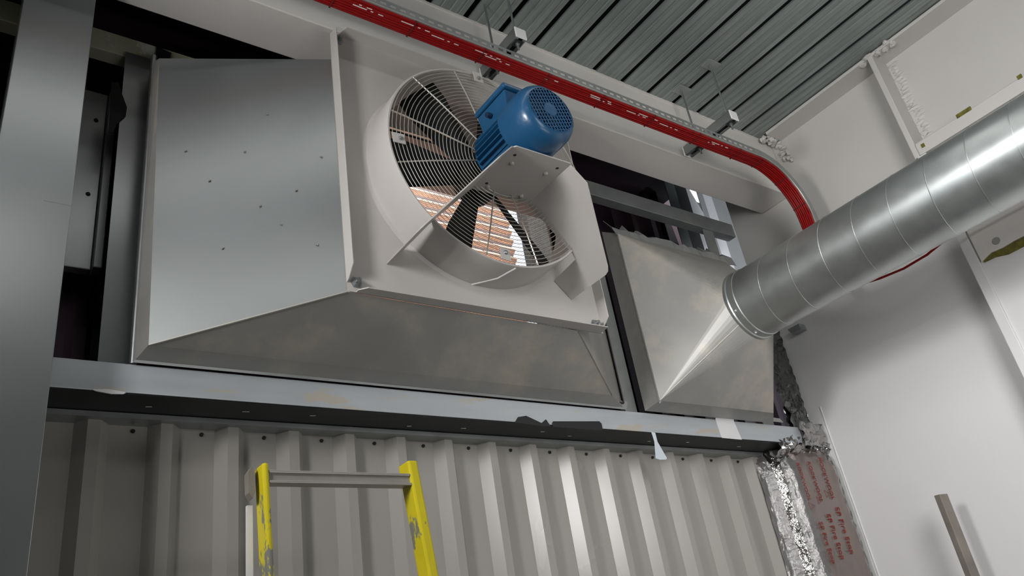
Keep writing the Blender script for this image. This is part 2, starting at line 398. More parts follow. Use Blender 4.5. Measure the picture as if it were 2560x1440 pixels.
b.add([BL, BR, TR, TL] + cb, [(0, 1, 5, 4), (1, 2, 6, 5), (2, 3, 7, 6), (3, 0, 4, 7)]); obj('collar', b, GALVC, hd, solid=.002)
# turned-up lip along the bottom, slightly wavy
g0 = []; g1 = []
for i in range(41):
    x = .456 + i*(2.398-.456)/40; zz = 1.058 + (.007*math.sin(i*.45) if 6 < i < 30 else 0)
    g0.append((x, 2.278, 1.031)); g1.append((max(x, .486) if i < 2 else x, 2.262, zz + .004))
obj('bottom_lip', MB().sheet([g0, g1]), PURL if False else GALVD, hd, solid=.002)
b = MB().tube([BL, ml], .0035, 6); obj('corner_seam', b, WIRE, hd)
b = MB().tube([BR, mr], .003, 6); obj('corner_seam', b, POST, hd)
for (t, u) in [(.28, .50), (.55, .38), (.66, .30), (.75, .42), (.9, .55), (.6, .75), (.35, .25), (.15, .62), (.85, .2), (.47, .60)]:
    p = Vector(BL).lerp(Vector(ml), t).lerp(Vector(TL).lerp(Vector(mtl), t), u)
    nrm = Vector((-.4, -.9, 0)).normalized()*.003
    r = random.uniform(.003, .006)
    obj('dirt_speck', MB().tube([p + nrm, p + nrm + Vector((.006, -.004, random.uniform(-.006, .006)))], r*.5, 5), POST, hd)

# ================================================================== SMALL HOOD
sh = thing('square_to_round_hood', (2.9, 2.2, 1.04), 'smaller dusty hood tapering from a square to the spiral duct', 'hood')
cx, cz, cr, cy = 2.94, 1.43, .158, 1.905
X0, X1, Z0, Z1, YF = 2.512, 3.285, 1.045, 1.885, 2.185
n = 48; circ = [(cx + cr*math.cos(2*pi*i/n + pi/4), cy, cz + cr*math.sin(2*pi*i/n + pi/4)) for i in range(n)]
cor = [(X1, YF, Z1), (X0, YF, Z1), (X0, YF, Z0), (X1, YF, Z0)]     # matches circ quadrants starting at 45 deg
b = MB(); vs = circ + cor; fs = []
q = n//4
for k in range(4):   # corner k fans to the arc centred on its diagonal
    mid = k*q
    for j in range(-q//2, q//2):
        fs.append((n+k, (mid+j) % n, (mid+j+1) % n))
    fs.append((n+k, (mid+q//2) % n, n+(k+1) % 4))
b.add(vs, fs); obj('taper', b, GALVC, sh, solid=.002)
b = MB(); wallc = [(3.40, 2.28, 1.95), (X0, 2.28, 1.95), (X0, 2.28, 1.035), (3.40, 2.28, 1.035)]
b.add(cor + wallc, [(0, 1, 5, 4), (1, 2, 6, 5), (2, 3, 7, 6), (3, 0, 4, 7)]); obj('collar', b, GALVC, sh, solid=.002)
obj('collar_lip', MB().box((X0-.004, 2.12, Z0), (X0+.030, 2.183, Z1-.01)) if False else MB().prism([(X0-.002, 2.188, Z0-.012), (X0+.042, 2.178, Z0+.02), (X0+.042, 2.178, Z1-.01), (X0-.002, 2.188, Z1)], (0, .004, 0)), GALVD, sh)
obj('wall_lip', MB().prism([(3.28, 2.262, 1.036), (3.46, 2.262, 1.036), (3.44, 2.262, 1.055), (3.28, 2.262, 1.06)], (0, .003, 0)), GALVC, sh)
obj('screw', MB().lathe((X0+.018, 2.181, Z0+.02), [(0, .007), (-.006, .005)], 8, 'y', False, True), BOLT, sh)
b = MB().tube([(X0, YF, Z0), (cx-cr*.72, cy, cz-cr*.70)], .003, 6); obj('corner_seam', b, WIRE, sh)
b = MB().tube([(2.60, 2.150, 1.50), (cx-cr-.004, cy+.004, cz+.02)], .0015, 5); obj('brown_seam', b, POST, sh)
# torn foil tape along the top of the small hood
random.seed(21); g0 = []; g1 = []; g2 = []
for i in range(29):
    x = 2.50 + i*.031
    g0.append((x, 2.185 + random.uniform(-.004, .004), Z1 - .012 + random.uniform(-.008, .008)))
    g1.append((x, 2.20 + random.uniform(-.006, .006), Z1 + .045 + random.uniform(-.01, .01)))
    g2.append((x, 2.25 + random.uniform(-.01, .01), 1.975 + random.uniform(-.04, .03) - (.035 if 12 < i < 20 else 0)))
tag(obj('foil_tape_flashing', MB().sheet([g0, g1, g2]), GALVD, solid=.002), 'torn crumpled grey tape flashing along the top of the small hood', 'tape')

# ================================================================== SPIRAL DUCT
du = thing('spiral_duct', (2.94, 0, 1.27), 'round galvanised spiral duct running from the small hood towards the camera', 'duct')
b = MB().lathe((2.94, 0, 1.43), [(1.90, .160)] + [(1.90 - i*.3, .160) for i in range(1, 15)], 72, 'y'); obj('pipe', b, DUCT, du, True)
pts = []; pitch = .155; t0 = 1.80
N_ = int((t0 + 1.6)/pitch*30)
for i in range(N_):
    a = -i/30*2*pi; y = t0 - pitch*i/30
    pts.append((2.94 + .1605*math.cos(a), y, 1.43 + .1605*math.sin(a)))
obj('spiral_seam', MB().tube(pts, .0019, 5), DUCT, du, True)
b = MB().lathe((2.94, 0, 1.43), [(1.915, .158), (1.912, .166), (1.896, .167), (1.892, .162), (1.872, .162), (1.868, .1645), (1.860, .1645), (1.857, .160)], 72, 'y'); obj('end_collar', b, DUCT, du, True)
for a in (-2.75, -1.9, -1.2): obj('rivet', MB().lathe((2.94 + .163*math.cos(a), 1.88, 1.43 + .163*math.sin(a)), [(-.004, .001), (-.003, .004), (.003, .004), (.004, .001)], 8, 'y'), PAPER, du, True)
tag(obj('duct_bracket', MB().prism([(3.835, 2.27, 1.60), (3.835, 2.19, 1.60), (3.835, 2.185, 1.565), (3.835, 2.25, 1.565)], (-.05, 0, 0)), GALVD, bevel=.003), 'small steel bracket on the right wall just below the spiral duct', 'bracket')

# ================================================================== FAN
fan = thing('plate_fan', (1.523, 1.98, 1.20), 'white square plate axial fan with wire guard bolted to the big hood', 'fan')
FX, FZ, FR = 1.523, 1.733, .428
# plate with a round hole: ring of quads between square and circle
x0, x1, z0, z1 = .992, 2.052, 1.202, 2.298
n = 64; vs = []; fs = []
def sq(a):
    c, s = math.cos(a), math.sin(a)
    tx = ((x1-FX) if c > 0 else (FX-x0))/max(abs(c), 1e-6); tz = ((z1-FZ) if s > 0 else (FZ-z0))/max(abs(s), 1e-6)
    t = min(tx, tz); return (FX + c*t, 0, FZ + s*t)
angs = sorted(set([2*pi*i/n for i in range(n)] + [math.atan2(z-FZ, x-FX) % (2*pi) for x in (x0, x1) for z in (z0, z1)]))
m_ = len(angs)
for y in (1.978, 1.984):
    for a in angs: p = sq(a); vs.append((p[0], y, p[2]))
    for a in angs: vs.append((FX + FR*math.cos(a), y, FZ + FR*math.sin(a)))
for j in range(m_):
    k = (j+1) % m_
    fs += [(j, k, m_+k, m_+j), (2*m_+j, 3*m_+j, 3*m_+k, 2*m_+k)]
obj('plate', MB().add(vs, fs), FANW, fan)
LP = .052; c = .03
obj('plate_lip', MB().prism([(x0+c, 1.98, z0), (x1-c*.3, 1.98, z0), (x1-c*.6, 1.98-LP, z0), (x0+c*1.8, 1.98-LP*.75, z0), (x0+c, 1.98-LP*.3, z0)], (0, 0, .004)), FANW, fan, bevel=.001)
obj('plate_lip', MB().prism([(x0+c, 1.98, z1), (x1-c, 1.98, z1), (x1-c*1.5, 1.98-LP, z1), (x0+c*1.5, 1.98-LP, z1)], (0, 0, -.004)), FANW, fan, bevel=.001)
obj('plate_lip', MB().prism([(x0, 1.98, z0+c), (x0, 1.98, z1-c*.3), (x0, 1.98-LP, z1-c*.8), (x0, 1.98-LP, z0+c*2.4), (x0, 1.98-LP*.3, z0+c*1.2)], (.004, 0, 0)), FANW, fan, bevel=.001)
obj('plate_lip', MB().prism([(x1, 1.98, z0+c*.3), (x1, 1.98, z1-c), (x1, 1.98-LP, z1-c*1.5), (x1, 1.98-LP, z0+c*1.6)], (-.004, 0, 0)), FANW, fan, bevel=.001)
for (x, z) in ((x0+.032, z0+.034), (x1-.034, z0+.034), (x0+.032, z1-.032), (x1-.034, z1-.032)):
    bo = obj('plate_bolt', MB().lathe((x, 1.978, z), [(0, .020), (-.003, .020), (-.003, .013), (-.014, .013)], 6, 'y', False, True), BOLT, fan, label='zinc corner bolt')
    obj('bolt_tip', MB().lathe((x, 1.964, z), [(0, .007), (-.012, .007)], 10, 'y', False, True), BOLT, bo)
# ring (venturi)
b = MB().lathe((FX, 0, FZ), [(1.990, FR-.012), (1.82, FR-.012), (1.814, FR-.008), (1.814, FR-.002), (1.818, FR), (1.972, FR), (1.978, FR+.014)], 96, 'y'); obj('fan_ring', b, FANW, fan, True)
b = MB().tube([(FX + .02, 1.82, FZ-FR-.001), (FX + .0, 1.90, FZ-FR-.001), (FX-.06, 1.976, FZ-FR+.003)], .003, 6); obj('weld_seam', b, PAPER, fan)
# guard
GY = 1.806
nr = 22
for i in range(nr):
    r = .105 + i*(.414-.105)/(nr-1); y = GY - .012*(1-(r/.42)**2)
    b = MB().tube([(FX + r*math.cos(2*pi*j/56), y, FZ + r*math.sin(2*pi*j/56)) for j in range(56)], .0014, 4, closed=True)
    obj('guard_ring', b, WIRE, fan, True)
for k in range(12):
    a = math.radians(16 + 30*k)
    obj('guard_spoke', MB().tube([(FX + .09*math.cos(a), GY-.014, FZ + .09*math.sin(a)), (FX + .30*math.cos(a), GY-.006, FZ + .30*math.sin(a)), (FX + .418*math.cos(a), GY+.004, FZ + .418*math.sin(a))], .0028, 6), WIRE, fan, True)
for a in (-94.5, 183.5, 92, 2):
    a = math.radians(a); d = Vector((math.cos(a), 0, math.sin(a))); t = Vector((-math.sin(a), 0, math.cos(a)))
    c0 = Vector((FX, 1.800, FZ)); q = [c0 + d*r + t*s for r, s in ((.375, -.020), (.421, -.020), (.421, .020), (.375, .020))]
    o = obj('guard_clip', MB().prism(q, (0, -.003, 0)), FANW, fan)
    obj('clip_screw', MB().lathe(tuple(c0 + d*.392 + Vector((0, -.004, 0))), [(0, .008), (-.005, .006), (-.007, .002)], 10, 'y', False, True), BOLT, o)
# impeller
im = obj('impeller_hub', MB().lathe((FX, 0, FZ), [(1.97, .085), (1.90, .09), (1.86, .085), (1.85, .03)], 32, 'y', True, True), BLACK, fan, True)
for k in range(6):
    a0 = math.radians(126 + 60*k); rows = []
    for i in range(9):
        r = .07 + (.405-.07)*i/8; wd = .07 + .09*min(1, i/6); pit = math.radians(34 - .6*i)
        row = []
        for j in range(5):
            s = (j/4-.5)*wd; along = s*math.cos(pit); dy = s*math.sin(pit) + .010*(1-(2*j/4-1)**2)
            ang = a0 + math.atan2(along, r); rr = math.hypot(r, along) if i < 8 else .405
            row.append((FX + rr*math.cos(ang), 1.905 + dy, FZ + rr*math.sin(ang)))
        rows.append(row)
    obj('blade', MB().sheet(rows), BLACK, fan, True, solid=.006)
# motor mount: table with two flared cheeks
T0, T1, TZ = 1.405, 1.655, 1.600
tb = obj('motor_table', MB().prism([(T0, 1.575, TZ), (T0+.015, 1.56, TZ), (T1-.006, 1.56, TZ), (T1, 1.566, TZ), (T1, 1.818, TZ), (T0, 1.818, TZ)], (0, 0, -.005)), FANW, fan, bevel=.001)
for sgn in (-1, 1):
    xe = T1 if sgn > 0 else T0
    def K(d, y): return (xe + sgn*d, y, TZ - .002 - d)
    a = 0
    poly = [K(0, 1.566), K(.060, 1.566), K(.255, 1.742), K(.266, 1.757), K(.270, 1.775), K(.270, 1.976), K(.20, 1.976), K(.190, 1.83), K(.172, 1.822), K(0, 1.818)]
    ck = obj('mount_cheek', MB().prism(poly, (-.003*sgn, 0, -.003)), FANW, fan, bevel=.0008)
for x, y, r in [(1.44, 1.60, .006), (1.62, 1.60, .006), (1.44, 1.77, .006)]:
    obj('bolt_hole', MB().lathe((x, y, TZ-.0052), [(0, r), (-.0006, r*.9)], 12, 'z', False, True), DARK, fan)
for x, y in [(1.455, 1.64), (1.60, 1.64), (1.455, 1.785), (1.60, 1.785)]:
    obj('table_bolt', MB().lathe((x, y, TZ-.005), [(0, .008), (-.005, .008), (-.007, .004)], 6, 'z', False, True), FANW, fan)
# motor
mo = thing('electric_motor', (FX, 1.65, TZ), 'blue ribbed electric motor bolted on the white fan mount', 'motor')
MZ = 1.722
b = MB().lathe((FX, 0, MZ), [(1.800, .03), (1.800, .085), (1.79, .095), (1.60, .095)], 48, 'y'); obj('body', b, BLUE, mo, True)
for k in range(32):
    a = 2*pi*k/32 + .05
    if .9 < a < 2.3: continue
    d = Vector((math.cos(a), 0, math.sin(a))); t = Vector((-d.z, 0, d.x))*.0032; c0 = Vector((FX, 0, MZ))
    def Q(r, y, s): return c0 + d*r + t*s + Vector((0, y, 0))
    obj('cooling_fin', MB().hexa([Q(.090, 1.59, -1), Q(.090, 1.59, 1), Q(.090, 1.785, 1), Q(.090, 1.785, -1)], [Q(.113, 1.59, -.6), Q(.113, 1.59, .6), Q(.113, 1.770, .6), Q(.113, 1.770, -.6)]), BLUE, mo)
cw = obj('fan_cowl', MB().lathe((FX, 0, MZ), [(1.615, .112), (1.615, .1185), (1.545, .1185), (1.515, .117), (1.497, .112), (1.482, .103), (1.475, .092), (1.4745, .088)], 64, 'y'), BLUE, mo, True)
obj('drum_back', MB().lathe((FX, 0, MZ), [(1.500, .002), (1.500, .105)], 32, 'y'), BLUED, cw, True)
b = MB(); R = .088; GYc = 1.4755
for i in range(-6, 7):
    u = i*.0135
    h = math.sqrt(max(0, R*R - u*u))
    if h < .01: continue
    ca, sa = math.cos(.35), math.sin(.35)
    def G(p, q): return (FX + p*ca - q*sa, GYc, MZ + p*sa + q*ca)
    b.tube([G(u, -h), G(u, h)], .0022, 4); b.tube([G(-h, u), G(h, u)], .0022, 4)
obj('cowl_grille', b, BLUE, cw, kind='stuff')
obj('grille_disc', MB().lathe((FX, 0, MZ), [(1.4735, .001), (1.4735, .026), (1.478, .027)], 24, 'y'), BLUE, cw, True)
obj('foot', MB().box((FX-.105, 1.60, TZ+.0005), (FX-.045, 1.79, TZ+.022)).box((FX-.085, 1.62, TZ+.02), (FX-.06, 1.77, TZ+.065)), BLUE, mo, bevel=.003)
obj('foot', MB().box((FX+.045, 1.60, TZ+.0005), (FX+.105, 1.79, TZ+.022)).box((FX+.06, 1.62, TZ+.02), (FX+.085, 1.77, TZ+.065)), BLUE, mo, bevel=.003)
tbx = obj('terminal_box', MB().hexa([(1.424, 1.575, 1.77), (1.575, 1.575, 1.77), (1.575, 1.725, 1.77), (1.424, 1.725, 1.77)], [(1.418, 1.565, 1.846), (1.580, 1.565, 1.846), (1.580, 1.735, 1.846), (1.418, 1.735, 1.846)]), BLUE, mo, bevel=.005)
obj('box_lid', MB().box((1.412, 1.558, 1.850), (1.588, 1.742, 1.872)), BLUE, tbx, bevel=.007)
for x, y in ((1.425, 1.572), (1.425, 1.728), (1.575, 1.572)):
    obj('lid_screw', MB().lathe((x, y, 1.845), [(0, .005), (-.006, .005)], 8, 'z', False, True), BOLT, tbx)
obj('cable_gland', MB().lathe((1.418, 1.66, 1.80), [(0, .010), (-.015, .010), (-.02, .007)], 8, 'x', False, True), BLUED, tbx)

# ================================================================== OUTSIDE seen through the fan
cs = thing('corrugated_sheet', (1.8, 3.6, FL), 'terracotta and grey banded corrugated sheet outside, seen through the fan', 'cladding')
zt = 3.11; zz = zt
for k in range(28):
    mt = TERRA if True else TERG
    r0 = []; n_ = 9
    prof_ = []
    for j in range(n_):
        t = j/(n_-1); prof_.append((3.6 - .024*math.sin(pi*t), zz - .05*t))
    obj('terracotta_wave', MB().sheet([[(x, y, z) for y, z in prof_] for x in (.0, 3.06)]), TERRA, cs, True)
    prof_ = [(3.6 + .012*math.sin(pi*j/6), zz-.05-.024*j/6) for j in range(7)]
    obj('grey_valley', MB().sheet([[(x, y, z) for y, z in prof_] for x in (.0, 3.06)]), TERG, cs, True)
    zz -= .074
tag(obj('sheet_support_wall', MB().box((.0, 3.63, FL), (3.06, 3.7, 3.11)), GREYP), 'plain back of the corrugated sheet outdoors behind the fan', 'wall')
tag(obj('added_black_screen', MB().box((3.36, 3.5, FL), (6, 3.6, 3.6)), BLACK), 'added black screen outdoors right of the corrugated sheet', 'wall')  # added black screen, darkens the right of the view through the fan
tag(obj('added_dark_screen', MB().box((3.15, 3.5, FL), (3.36, 3.6, 3.6)), DARK), 'added dark screen outdoors between the bright gap and the black screen', 'post')  # added dark screen, narrows the bright sky gap behind the fan
structure(obj('trim_2', MB().box((-4, 2.95, FL-.3), (8, 12, FL-.05)), GROUND))
b = MB(); y = 2.83
xa, xb, za, zb = 1.70, 2.70, 1.3, 2.46
k = 0; s = .022
def clipd(px_, pz_, dx, dz):
    ts = []; t0_, t1_ = -10, 10
    for p, d, lo, hi in ((px_, dx, xa, xb), (pz_, dz, za, zb)):
        a_, b_ = (lo-p)/d, (hi-p)/d
        if a_ > b_: a_, b_ = b_, a_
        t0_ = max(t0_, a_); t1_ = min(t1_, b_)
    return (t0_, t1_) if t1_ > t0_ else None
for i in range(-70, 130):
    for dz in (.6, -.6):
        px_ = xa + i*s; pz_ = za if dz > 0 else zb
        c_ = clipd(px_, pz_, 1, dz)
        if c_: b.tube([(px_ + c_[0], y, pz_ + dz*c_[0]), (px_ + c_[1], y, pz_ + dz*c_[1])], .0009, 3, False)
tag(obj('bird_mesh', b, WIRE, kind='stuff'), 'fine diamond wire mesh across the opening behind the fan', 'mesh')

# ================================================================== CABLE TRAY, CABLES, HANGERS
YN, YFAR, ZT = 1.772, 1.852, 2.283
def path(n_arc=14, off=0.0, end=1.70):
    """centre line of the run in XZ; off = distance below the tray base"""
    R_ = .30; pts = [(-1.2, ZT-off), (0, ZT-off), (1.2, ZT-off), (2.4, ZT-off), (3.235, ZT-off)]
    c_ = (3.25, ZT-R_)
    for i in range(n_arc+1):
        a = pi/2 * (1 - i/n_arc); rr = R_ - off
        pts.append((c_[0] + rr*math.cos(a), c_[1] + rr*math.sin(a)))
    pts.append((c_[0] + R_ - off, end)); return pts
tr = thing('cable_tray', (1.8, 1.81, ZT), 'perforated galvanised cable tray hung below the deck, bending down at the right', 'tray')
pc = path(); 
obj('tray_base', MB().sheet([[(x, YN, z) for x, z in pc], [(x, YFAR, z) for x, z in pc]]), GALVD, tr, True, solid=.0015)
po = [(x, z) for x, z in path(off=-.038)]
# near flange perforated: build the straight part as strips with slots
b = MB(); zb0, zb1, zs0, zs1 = ZT, ZT+.038, ZT+.012, ZT+.026
x = -1.2; L_ = 3.23; sl = .024; gp = .016
b.add([(x, YN, zb0), (L_, YN, zb0), (L_, YN, zs0), (x, YN, zs0)], [(0, 1, 2, 3)])
b.add([(x, YN, zs1), (L_, YN, zs1), (L_, YN, zb1), (x, YN, zb1)], [(0, 1, 2, 3)])
while x < L_ - .03:
    b.add([(x, YN, zs0), (x+gp, YN, zs0), (x+gp, YN, zs1), (x, YN, zs1)], [(0, 1, 2, 3)]); x += gp + sl
b.add([(x, YN, zs0), (L_, YN, zs0), (L_, YN, zs1), (x, YN, zs1)], [(0, 1, 2, 3)])
obj('perforated_flange', b, GALVD, tr, solid=.0015)
arc0 = pc[4:]; arc1 = po[4:]
obj('bend_flange', MB().sheet([[(x, YN, z) for x, z in arc0], [(x, YN, z) for x, z in arc1]]), GALVD, tr, solid=.0015)
obj('far_flange', MB().sheet([[(x, YFAR, z) for x, z in pc], [(x, YFAR, z) for x, z in po]]), GALVD, tr, solid=.0015)
for yy in (YN, YFAR):
    pe = path(off=.001)
    obj('rolled_edge', MB().tube([(x, yy, z) for x, z in pe], .0032, 6), WIRE, tr, True)
names = ['nearest the camera', 'second from the camera', 'third from the camera', 'fourth from the camera', 'fifth from the camera', 'sixth from the camera', 'furthest from the camera']
for k in range(7):
    yy = YN + .0085 + k*.0105; off = .0075 + (k % 2)*.0015
    pp = path(off=off, end=1.66); pts = [(x, yy + random.uniform(-.0012, .0012), z) for x, z in pp]
    xx = pts[-1][0]
    pts += [(xx + .01, yy - .03, 1.60), (xx + .012, yy - .10, 1.545), (xx + .012, 1.58, 1.512), (xx + .012, 1.46, 1.500), (xx + .01, 1.34, 1.506), (xx + .01, 1.1, 1.56), (xx + .01, .2, 1.565)]
    o = tag(obj('red_cable', MB().tube(pts, .0056, 8), RED, smooth=True), 'glossy red cable tied under the tray, ' + names[k], 'cable')
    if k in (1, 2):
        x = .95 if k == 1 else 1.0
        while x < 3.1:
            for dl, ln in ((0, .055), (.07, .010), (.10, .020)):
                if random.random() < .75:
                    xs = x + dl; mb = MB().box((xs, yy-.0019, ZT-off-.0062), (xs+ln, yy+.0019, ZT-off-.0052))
                    q = obj('cable_dash', mb, DASH, o)  # short pale dashes along the underside of the cable
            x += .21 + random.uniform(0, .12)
pbase = path(off=.014)
for x in [.30, .62, .93, 1.24, 1.55, 1.87, 2.18, 2.49, 2.80, 3.10]:
    mb = MB().box((x, YN+.002, ZT-.0155), (x+.0035, YFAR-.002, ZT-.0135)).box((x, YN+.001, ZT-.0155), (x+.006, YN+.003, ZT)).box((x, YFAR-.003, ZT-.0155), (x+.006, YFAR-.001, ZT))
    tag(obj('cable_tie', mb, TIE), 'dark cable tie strapped round the red cables under the tray', 'cable tie', 'cable ties on the straight tray')
for a in (.95, .55, .18):
    ca, sa = math.cos(a*pi/2), math.sin(a*pi/2); c_ = (3.25, ZT-.30); r1, r0 = .30-.0135, .30-.0155
    q = [(c_[0]+r*math.cos(a*pi/2+e), YN+.002, c_[1]+r*math.sin(a*pi/2+e)) for r, e in ((r0, -.01), (r1, -.01), (r1, .01), (r0, .01))]
    tag(obj('cable_tie', MB().prism(q, (0, YFAR-YN-.004, 0)), TIE), 'dark cable tie on the curved end of the red cables', 'cable tie', 'cable ties on the tray bend')
def hanger(x, y0, y1, zb, r0, r1, lab):
    h = thing('tray_hanger', (x, (y0+y1)/2, zb), lab, 'hanger')
    wd, hh = .026, .052
    b = MB().box((x-wd, y0, zb+.003), (x-wd+.003, y1, zb+hh)).box((x+wd-.003, y0, zb+.003), (x+wd, y1, zb+hh)).box((x-wd, y0, zb+hh-.003), (x+wd, y1, zb+hh))
    b.box((x-wd, y0, zb), (x-wd+.016, y1, zb+.003)).box((x+wd-.016, y0, zb), (x+wd, y1, zb+.003))
    obj('strut_channel', b, GALV, h, bevel=.001)
    obj('end_cap', MB().box((x-wd-.002, y0-.003, zb-.001), (x+wd+.002, y0+.004, zb+hh+.001)), PAPER, h, bevel=.003, label='white plastic end cap')
    obj('end_cap', MB().box((x-wd-.002, y1-.004, zb-.001), (x+wd+.002, y1+.003, zb+hh+.001)), PAPER, h, bevel=.003, label='white plastic end cap')
    for yy in (r0, r1):
        obj('threaded_rod', MB().tube([(x, yy, zb-.035), (x, yy, 2.712)], .005, 8), BOLT, h, True)
        obj('nut', MB().lathe((x, yy, zb-.009), [(0, .010), (.009, .010)], 6, 'z', True, True), BOLT, h)
        obj('square_washer', MB().box((x-.018, yy-.018, zb-.003), (x+.018, yy+.018, zb-.0005)), DARK, h)
    return h
hanger(1.700, 1.715, 1.975, 2.345, 1.745, 1.895, 'strut and rod tray hanger above the blue motor')
h2 = hanger(2.945, 1.66, 1.975, 2.285+.038, 1.690, 1.896, 'strut and rod tray hanger near the right bend of the tray')
hanger(.42, 1.715, 1.975, 2.345, 1.745, 1.895, 'strut and rod tray hanger at the far left end of the tray')
for x, y in ((2.96, 1.690), (2.96, 1.896)):
    tag(obj('deck_hanger_plate', MB().box((x-.05, y-.03, 2.704), (x+.04, y+.03, 2.711)), GALVD, bevel=.002), 'steel hanger plate under the deck at a rod top, ' + ('nearer the camera' if y < 1.8 else 'nearer the white beam'), 'plate')

# ================================================================== FOIL-WRAPPED COLUMN
random.seed(31)
fo = thing('foil_wrapped_column', (3.6, 2.35, FL), 'corner column wrapped in shiny printed foil insulation below the purlin', 'column')
prof_ = [(3.40, 2.452), (3.43, 2.44), (3.455, 2.40), (3.475, 2.345), (3.50, 2.32), (3.56, 2.300), (3.64, 2.285), (3.72, 2.275), (3.76, 2.262), (3.80, 2.275), (3.835, 2.30)]
def smooth_prof(p, n):
    out = []
    for i in range(len(p)-1):
        for j in range(n):
            t = j/n; out.append((p[i][0]*(1-t)+p[i+1][0]*t, p[i][1]*(1-t)+p[i+1][1]*t))
    return out + [p[-1]]
sp_ = smooth_prof(prof_, 4); rows = []
nz = 90
for i in range(nz+1):
    z = FL + (.935-FL)*(i/nz)**.8
    top = max(0, (z-.80)/.13)
    row = []
    for j, (x, y) in enumerate(sp_):
        amp = .0018 + .010*top
        e = .006 if (j < 5 or j > len(sp_)-12) else .004
        row.append((x + random.uniform(-1, 1)*amp*.6, y + random.uniform(-1, 1)*(amp + e*.4) + .045*top**2, z))
    rows.append(row)
obj('foil_wrap', MB().sheet([r[:9] for r in rows]), FOIL2, fo, True)
obj('foil_fold', MB().sheet([r[8:12] for r in rows]), FOIL, fo, True)
obj('foil_wrap', MB().sheet([r[11:19] for r in rows]), FOIL2, fo, True)
obj('printed_foil_wrap', MB().sheet([r[18:33] for r in rows]), FOILP, fo, True)
obj('foil_tape', MB().sheet([r[32:] for r in rows]), FOIL, fo, True)
# crumpled head
rows = []
for i in range(12):
    t = i/11; row = []
    for j in range(34):
        u = j/33; x = 3.42 + .42*u; a = pi*t
        row.append((x + random.uniform(-.008, .008), 2.36 - .07*math.sin(a*.9) + random.uniform(-.012, .012), .90 + .06*t - .03*math.cos(a) + random.uniform(-.010, .010) + .03*math.sin(u*pi)*.5))
    rows.append(row)
obj('crumpled_top', MB().sheet(rows), FOIL, fo, True)
# knot of foil at the purlin end and dark foil strip above it
rows = []
for i in range(8):
    z = .93 + i*.018; rows.append([(3.60 + j*.024 + random.uniform(-.008, .008), 2.27 + .02*(j/10) + random.uniform(-.016, .010), z + random.uniform(-.006, .006)) for j in range(10)])
tag(obj('crumpled_foil', MB().sheet(rows), FOIL, smooth=True), 'bright crumpled foil stuffed at the right end of the pale purlin', 'foil')
rows = []
for i in range(58):
    z = 1.06 + i*.017; wv = 8
    rows.append([(3.71 + j*.016 + random.uniform(-.002, .002), 2.40 - .008*j + random.uniform(-.006, .006), z + random.uniform(-.005, .005)) for j in range(wv)])
tag(obj('dark_foil_strip', MB().sheet(rows), FOILD, smooth=True), 'dark glinting foil strip in the gap between small hood and right wall', 'foil')
rows = []
for i in range(9):
    rows.append([(3.70 + j*.02 + random.uniform(-.006, .006), 2.37 + random.uniform(-.012, .012), 1.06 + i*.018 + random.uniform(-.006, .006)) for j in range(8)])
obj('foil_tuft', MB().sheet(rows), FOILD, fo, True)
def text3d(body, x, ztop, size, y, parent):
    c = bpy.data.curves.new('lettering', 'FONT'); c.body = body; c.size = size; c.extrude = .0006; c.align_x = 'LEFT'; c.align_y = 'CENTER'
    o = bpy.data.objects.new('lettering', c); COL.objects.link(o)
    dg = bpy.context.evaluated_depsgraph_get(); me = bpy.data.meshes.new_from_object(o.evaluated_get(dg)); bpy.data.objects.remove(o)
    me.materials.append(INK); o = bpy.data.objects.new('lettering', me); COL.objects.link(o)
    # text runs downwards, glyph tops to the right (+X), facing the camera (-Y)
    R_ = Matrix(((0, 1, 0), (0, 0, -1), (-1, 0, 0))).to_4x4()
    p0 = parent['_o']; R_.translation = Vector((x-p0[0], y-p0[1], ztop-p0[2]))
    o.parent = parent; o.matrix_local = R_
    return o
yb = 2.2735
for x, zt_, t, sz in [(3.545, .555, 'SP Fire Stop', .040), (3.615, .590, 'SP Fire Stop', .044), (3.69, .620, 'SP Fire Stop', .046),
                      (3.52, .845, 'ROCKWOOL', .032), (3.60, .85, 'ROCKWOOL', .034), (3.685, .87, 'ROCKWOOL', .036)]:
    text3d(t, x, zt_, sz, yb + (3.69-x)*.14, fo)
for x, z in [(3.585, .655), (3.655, .685), (3.52, .63), (3.60, .245), (3.67, .27), (3.54, .225)]:
    y = yb + (3.69-x)*.14; s = .030
    p = [(x-s*.5, y, z+s*.6), (x+s, y, z), (x-s*.5, y, z-s*.6)]
    obj('triangle_mark', MB().tube(p, .0012, 4, closed=True), INK, fo)

# ================================================================== SMALL THINGS ON THE SILL
random.seed(41)
tp = [(2.985, 2.286, .940), (2.975, 2.286, 1.028), (3.105, 2.286, 1.028), (3.125, 2.286, .938)]
ta = tag(obj('white_tape', MB().prism(tp, (0, .003, 0)).prism([(2.972, 2.258, 1.070), (3.085, 2.258, 1.065), (3.105, 2.286, 1.028), (2.975, 2.286, 1.028)], (0, .002, .0015)), PAPER), 'white tape patch folded over the pale purlin below the small hood', 'tape')
pb = [(1.985, 2.286, .945), (2.23, 2.286, .945), (2.245, 2.286, .95), (2.245, 2.286, .975), (2.235, 2.286, .984), (1.99, 2.286, .968), (1.983, 2.286, .96)]
tag(obj('black_membrane_strip', MB().prism([(a, y, z-.012) for a, y, z in pb], (0, .004, 0)), RUBBER, bevel=.001), 'flat black membrane strip hanging over the purlin lower edge', 'membrane')
pb = [(1.80, 2.286, .938), (1.82, 2.286, .962), (1.86, 2.286, .970), (1.90, 2.286, .956), (1.93, 2.286, .945), (1.955, 2.286, .962), (1.972, 2.286, .935), (1.93, 2.286, .932), (1.88, 2.286, .935)]
